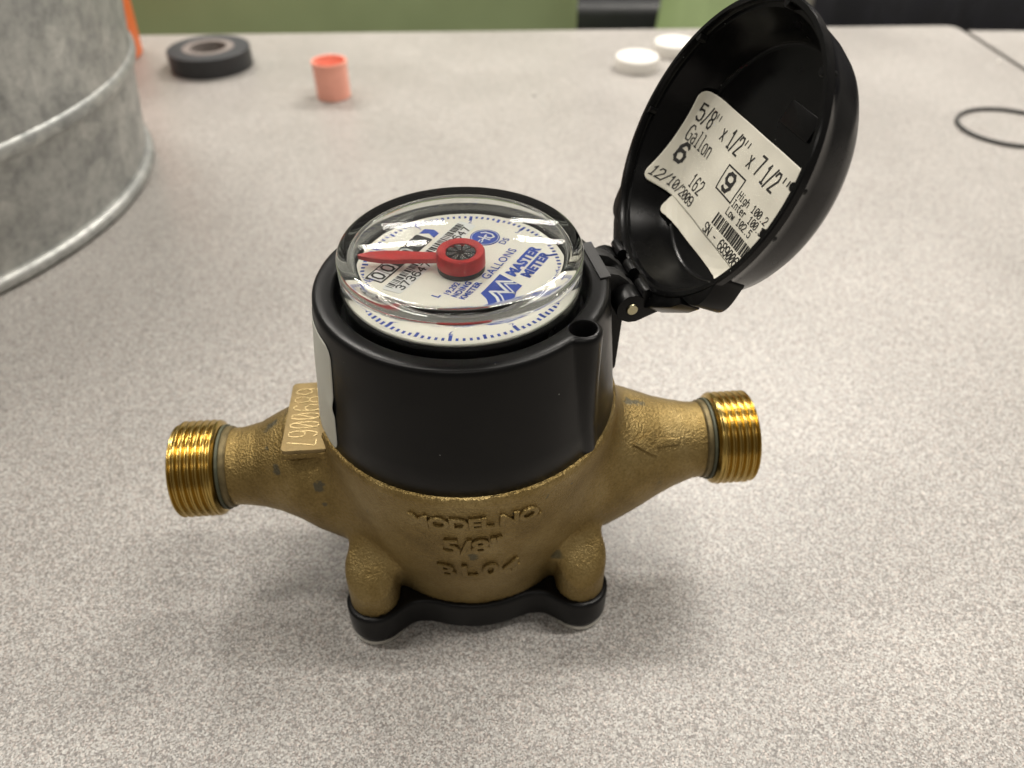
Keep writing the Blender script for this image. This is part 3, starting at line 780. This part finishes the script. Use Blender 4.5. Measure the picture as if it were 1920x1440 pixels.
# paper label conforming to the inside of the lid
prof = np.array([(0, 14.8), (26, 14.8), (29, 14.6), (31, 14.0), (32.6, 12.8), (34.1, 10.2), (36.4, 5.0), (38.6, 0)])
def bd(r): return np.interp(r, prof[:, 0], prof[:, 1])
_cache = {}
def lab(s, v, lift):
    """point of the label sheet: s leftwards along the paper, v up"""
    kv = round(v*25)/25
    if kv not in _cache:
        xs = np.linspace(0, 38, 400); ds = bd(np.hypot(xs, kv)); sl = np.concatenate([[0], np.cumsum(np.hypot(np.diff(xs), np.diff(ds)))])
        _cache[kv] = (xs, sl)
    xs, sl = _cache[kv]
    A = np.sign(s)*np.interp(abs(s), sl, xs)
    wav = 0.18*sin(s*.35+v*.22)+0.12*sin(v*.6-s*.1)
    r = max(hypot(A, v), 1e-3); g = float(bd(r+.15)-bd(r-.15))/.3      # offset along the wall's own normal
    off = (0.5+wav*.7+lift)/sqrt(1+g*g)
    return LF(A+off*g*A/r, v+off*g*v/r, bd(r)-off)
def sheet(name, x0, x1, y0, y1, r, lift, mat, nx=110, ny=60):
    V = []; F = []
    for i in range(ny+1):
        for j in range(nx+1):
            x = x0+(x1-x0)*j/nx; y = y0+(y1-y0)*i/ny
            dx = min(x-x0, x1-x); dy = min(y-y0, y1-y)
            if dx < r and dy < r:
                dd = hypot(r-dx, r-dy)
                if dd > r:
                    f = r/dd; sx = 1 if x-x0 < x1-x else -1; sy = 1 if y-y0 < y1-y else -1
                    x += sx*((r-(r-dx)*f)-dx); y += sy*((r-(r-dy)*f)-dy)
            V.append(lab(x, y, lift))
    for i in range(ny):
        for j in range(nx):
            p = i*(nx+1)+j; F.append((p, p+1, p+nx+2, p+nx+1))
    o = link(name, mesh(V, F), mat, lid, smooth=60)
    md = o.modifiers.new("t", 'SOLIDIFY'); md.thickness = 0.10*MM; md.offset = 0
    return o
sheet("label_backing", -24, 22.8, -27.0, -15.0, 3.0, -0.05, M['paper'])
sheet("paper_label", -27, 35.3, -21.6, 8.8, 3.4, 0.15, M['paper'])
def lprint(name, items):
    """items: list of (string, s_left, v_base, width, height, advance, linewidth)"""
    a = Acc()
    for st_, s0, v0, w, hh, adv, lw in items:
        for q in strokes(st_, w, hh, adv, lw):
            # cut each stroke so it follows the paper
            (xa, ya), (xb, yb), (xc, yc), (xd, yd) = q
            k = 3
            for i in range(k):
                t0, t1 = i/k, (i+1)/k
                L = lambda p, q_, t: (p[0]+(q_[0]-p[0])*t, p[1]+(q_[1]-p[1])*t)
                quad = [L(q[0], q[3], t0), L(q[1], q[2], t0), L(q[1], q[2], t1), L(q[0], q[3], t1)]
                a.add([lab(s0-x, v0+y, 0.30) for x, y in quad], [(0, 1, 2, 3)])
    return link(name, mesh(a.V, a.F), M['inkgrey'], lid, smooth=None)
lprint("label_print", [
    ("5/8", 32.6, 0.0, 2.1, 5.0, 2.9, 0.62), ("''", 24.6, 0.0, 2.0, 5.0, 1.9, 0.40), ("x", 17.6, 0.2, 2.0, 4.6, 2.6, 0.45), ("1/2", 13.0, 0.0, 2.0, 5.0, 2.5, 0.60), ("''", 5.6, 0.0, 2.0, 5.0, 1.9, 0.40),
    ("x", -0.2, 0.0, 2.0, 4.6, 2.6, 0.45), ("7", -4.6, 0.0, 2.0, 5.0, 2.6, 0.60), ("1/2", -9.0, -0.4, 1.9, 5.0, 2.4, 0.60), ("''", -16.6, -0.4, 2.0, 5.0, 1.9, 0.40),
    ("Gallon", 32.2, -6.4, 1.9, 4.6, 2.55, 0.42),
    ("6", 31.5, -13.0, 3.6, 5.6, 5, 1.15),
    ("12/10/2009", 34.0, -19.9, 1.75, 2.9, 2.22, 0.40),
    ("162", 18.6, -15.6, 1.7, 4.0, 2.7, 0.46),
    ("9", 3.9, -8.9, 3.6, 4.8, 5, 1.05),
    ("High 100.2", -5.0, -7.5, 1.2, 2.0, 1.6, 0.29), ("Inter 100.3", -4.6, -10.15, 1.2, 2.0, 1.6, 0.29), ("Low 102.5", -4.2, -12.8, 1.2, 2.0, 1.6, 0.29),
    ("SN - 6890067", 0.6, -21.0, 1.45, 2.7, 1.95, 0.38)])
a = Acc()
def lquad(x0, x1, y0, y1):
    a.add([lab(x0+(x1-x0)*t, y, 0.30) for t in [k/8 for k in range(9)] for y in (y0, y0+(y1-y0)*.33, y0+(y1-y0)*.67, y1)], [(4*k+m, 4*k+4+m, 4*k+5+m, 4*k+1+m) for k in range(8) for m in range(3)])
for x0, x1, y0, y1 in ((6.4, -3.8, -2.6, -3.05), (6.4, -3.8, -9.75, -10.2), (6.4, 5.95, -3.05, -9.75), (-3.35, -3.8, -3.05, -9.75)): lquad(x0, x1, y0, y1)
link("label_box", mesh(a.V, a.F), M['inkgrey'], lid, smooth=None)
a = Acc(); x = -1.2; rb = random.Random(11)
while x > -25:
    w = rb.choice([.22, .22, .4, .75, .75]); lquad(x, x-w, -17.6, -14.0); x -= w+rb.choice([.25, .3, .45, .6])
link("label_barcode", mesh(a.V, a.F), M['inkgrey'], lid, smooth=None)

# ------------------------------------------------------------------ other things on the table
tub = tag(empty("galvanized_tub", (-421, 272, 0)), "large dull galvanized steel tub with a ridge round its lower wall", "tub")
tw = lambda z: 189.5+0.135*z
tp = [(0, 6), (186, 6), (189.6, 8), (tw(20), 20), (tw(64), 64)]+[(tw(71)+3.0*cos(radians(q)), 71+4.6*sin(radians(q))) for q in range(-70, 71, 20)]+[(tw(78), 78), (tw(200), 200), (tw(330), 330), (tw(330)-1.2, 330), (tw(78)-1.4, 78), (tw(64)-1.4, 64), (tw(20)-1.4, 20), (187, 9), (0, 8)]
link("wall", lathe(tp, 200), M['galv'], tub, smooth=40)
link("bottom_rim", lathe([(190+4.4*cos(2*pi*i/12), 4.4+4.4*sin(2*pi*i/12)) for i in range(12)], 200, closed=True), M['galv'], tub, smooth=60)

oc = tag(empty("orange_cup", (-372, 545, 0)), "orange plastic cup mostly hidden behind the galvanized tub", "cup")
link("wall", lathe([(0, 0), (46, 0), (47, 1.5), (53, 130), (51.5, 130), (45.5, 3), (0, 3)], 72), M['orange'], oc)
link("rim", lathe([(53+2*cos(2*pi*i/10), 129+2*sin(2*pi*i/10)) for i in range(10)], 72, closed=True), M['orange'], oc, smooth=60)

tr = tag(empty("tape_roll", (-252, 522, 0)), "roll of black electrical tape lying flat beside the galvanized tub", "tape")
link("tape_winding", lathe([(22.0, 0), (34.8, 0), (35.2, .5), (35.2, 15.6), (34.8, 16), (22.0, 16)], 96, closed=True), M['tape'], tr)
for p in S.objects["tape_winding"].data.polygons: pass
me = S.objects["tape_winding"].data; me.materials.append(M['tapeside'])
for p in me.polygons:
    if p.normal.z > .8: p.material_index = 1
link("cardboard_core", lathe([(15.5, .2), (21.9, .2), (21.9, 16.4), (15.5, 16.4)], 96, closed=True), M['core'], tr)

oc2 = tag(empty("coral_cap", (-131.5, 450, 0)), "small coral-pink open plastic cap standing on the table", "cap")
link("wall", lathe([(0, 0), (12.9, 0), (13.4, .6), (13.7, 26), (14.2, 26.5), (14.2, 28.4), (13.9, 29), (12.9, 28.8), (12.2, 4), (0, 3)], 72), M['coral'], oc2)

for i, (x, y, lb) in enumerate([(123.5, 516, "nearer of two round white bottle caps, left of the open lid"), (163, 556, "round white bottle cap half hidden behind the open black lid")]):
    e = tag(empty("bottle_cap", (x, y, 0)), lb, "cap", "white bottle caps")
    e.scale = (0.92, 0.92, 0.95)
    link("cap_shell", lathe([(0, 10.8), (12, 11.2), (17.6, 11.9), (19.4, 11.6), (20.4, 10.4), (20.6, 1), (20.2, .1), (18.6, .1), (18.4, 9), (0, 9)], 72), M['whitep'], e)
    link("top_panel", lathe([(0, 10.95), (11, 11.3), (11.3, 11.5), (10.6, 11.6), (0, 11.3)], 48), M['whitep'], e)

ring = tag(link("rubber_ring", lathe([(37+1.45*cos(2*pi*i/14), 1.45+1.45*sin(2*pi*i/14)) for i in range(14)], 120, closed=True), M['rubber'], smooth=60), "thin black rubber ring lying flat at the right edge of the table", "ring")
ring.location = Vector((389, 385, 0))*MM; ring.scale = (1.0, 0.95, 1)

def crumb(name, x, y, r, mat, label):
    bm = bmesh.new(); bmesh.ops.create_icosphere(bm, subdivisions=2, radius=r*MM)
    for v in bm.verts: v.co *= 1+random.uniform(-.25, .25); v.co.z = v.co.z*0.6+r*.5*MM
    me = bpy.data.meshes.new("m"); bm.to_mesh(me); bm.free()
    o = tag(link(name, me, mat), label, "crumb"); o.location = Vector((x, y, 0))*MM
crumb("white_crumb", 450, 531, 2.0, M['whitep'], "tiny white crumb by the seam between the two tables")
crumb("dark_crumb", 32, 450, 1.0, M['rubber'], "tiny dark crumb on the table between the coral and white caps")

# ------------------------------------------------------------------ behind the table
def green_chair(loc, rz, label):
    root = tag(empty("green_chair", loc, rz), label, "chair", "green chairs behind the table")
    V = []; F = []; nx, nz = 28, 12; th = 9
    pts = []
    for side in (0, 1):
        for i in range(nz+1):
            for j in range(nx+1):
                u = j/nx*2-1; v = i/nz
                x = 250*u; z = -330+440*v
                edge = max(0, abs(u)-.90)/.10
                y = 30*(1-u*u)+40*v-22*edge**2+(th if side else 0)*(1-edge**4*.9)
                pts.append((x, y, z))
    n = (nx+1)*(nz+1)
    for i in range(nz):
        for j in range(nx):
            p = i*(nx+1)+j; F.append((p, p+1, p+nx+2, p+nx+1)); F.append((n+p, n+p+nx+1, n+p+nx+2, n+p+1))
    for i in range(nz):
        for j in (0, nx):
            p = i*(nx+1)+j; F.append((p, p+nx+1, n+p+nx+1, n+p))
    for j in range(nx):
        for i in (0, nz):
            p = i*(nx+1)+j; F.append((p, p+1, n+p+1, n+p))
    link("backrest", fixn(mesh(pts, F)), M['green'], root, smooth=50)
    a = Acc(); a.prism(rrect(-225, 225, -420, 10, 60, 6), lambda x, y, t: (x, y, t), -312, -300); link("seat", bevel(a.mesh(), 4), M['green'], root, smooth=40)
    for sx in (-1, 1):
        for y0, y1 in ((-380, -400), (-20, 30)):
            a = Acc()
            P0 = Vector((sx*200, y0, -312)); P1 = Vector((sx*225, y1, -740)); k = 12
            V = [(P.x+10*cos(2*pi*i/k), P.y+10*sin(2*pi*i/k), P.z) for P in (P0, P1) for i in range(k)]
            a.add(V, [(i, (i+1) % k, k+(i+1) % k, k+i) for i in range(k)]+[tuple(range(k)), tuple(range(k, 2*k))])
            link("leg", a.mesh(), M['chrome'], root, smooth=40)
green_chair((-166, 690, 0), radians(1.5), "wide green plastic chair back along the far table edge, left of the swivel chair")
green_chair((266, 960, 0), radians(-90), "green plastic chair turned sideways, just behind the open black lid")

oc = tag(empty("swivel_chair", (275, 1620, 0)), "black swivel chair seen in the gap between the two green chairs", "chair")
a = Acc(); a.prism(rrect(-240, 240, -230, 230, 80, 6), lambda x, y, t: (x, y, t), -262, -180); link("seat", bevel(a.mesh(), 18, 3), M['chairblack'], oc, smooth=40)
link("gas_column", lathe([(0, -262), (24, -262), (24, -420), (15, -421), (15, -660), (0, -660)], 32), M['chairblack'], oc)
a = Acc(); a.prism(rrect(-200, 200, 235, 285, 20, 4), lambda x, y, t: (x, y, t), -160, 330); link("backrest", bevel(a.mesh(), 10, 2), M['chairblack'], oc, smooth=40)
for k in range(5):
    t = 2*pi*k/5+.5
    a = Acc(); a.prism([(0, -20), (300, -13), (300, 13), (0, 20)], lambda x, y, z: (x*cos(t)-y*sin(t), x*sin(t)+y*cos(t), z-(x*.06)), -672, -640)
    link("base_arm", bevel(a.mesh(), 4), M['chairblack'], oc, smooth=40)
    me = lathe([(0, -14), (26, -14), (28, -8), (28, 8), (26, 14), (0, 14)], 24, fn=lambda x, y, z: (300*cos(t)+x*cos(t)-z*sin(t), 300*sin(t)+x*sin(t)+z*cos(t), -711+y))
    link("castor", me, M['chairblack'], oc, smooth=40)

# black cloth hanging behind on the right
V = []; F = []; nx = 160
for i in range(nx+1):
    x = 470+1700*i/nx; y = 1330+14*sin(x*.045)+9*sin(x*.021+1.3)
    for z in (-738, 240): V.append((x, y, z))
for i in range(nx): F.append((2*i, 2*i+2, 2*i+3, 2*i+1))
o = tag(link("black_curtain", mesh(V, F), M['navy'], smooth=80), "black cloth hanging behind the tables at the upper right", "curtain")
md = o.modifiers.new("t", 'SOLIDIFY'); md.thickness = 3*MM
st = tag(empty("pole_stand", (516, 1235, 0)), "thin beige metal pole standing in front of the black cloth", "pole")
link("pole", lathe([(0, -720), (6, -720), (6, 300), (0, 300)], 20, fn=lambda x, y, z: (x+(z+300)*.02, y, z)), M['beige'], st, smooth=40)
link("foot", lathe([(0, -740), (90, -740), (88, -726), (10, -718), (0, -718)], 40), M['beige'], st, smooth=40)
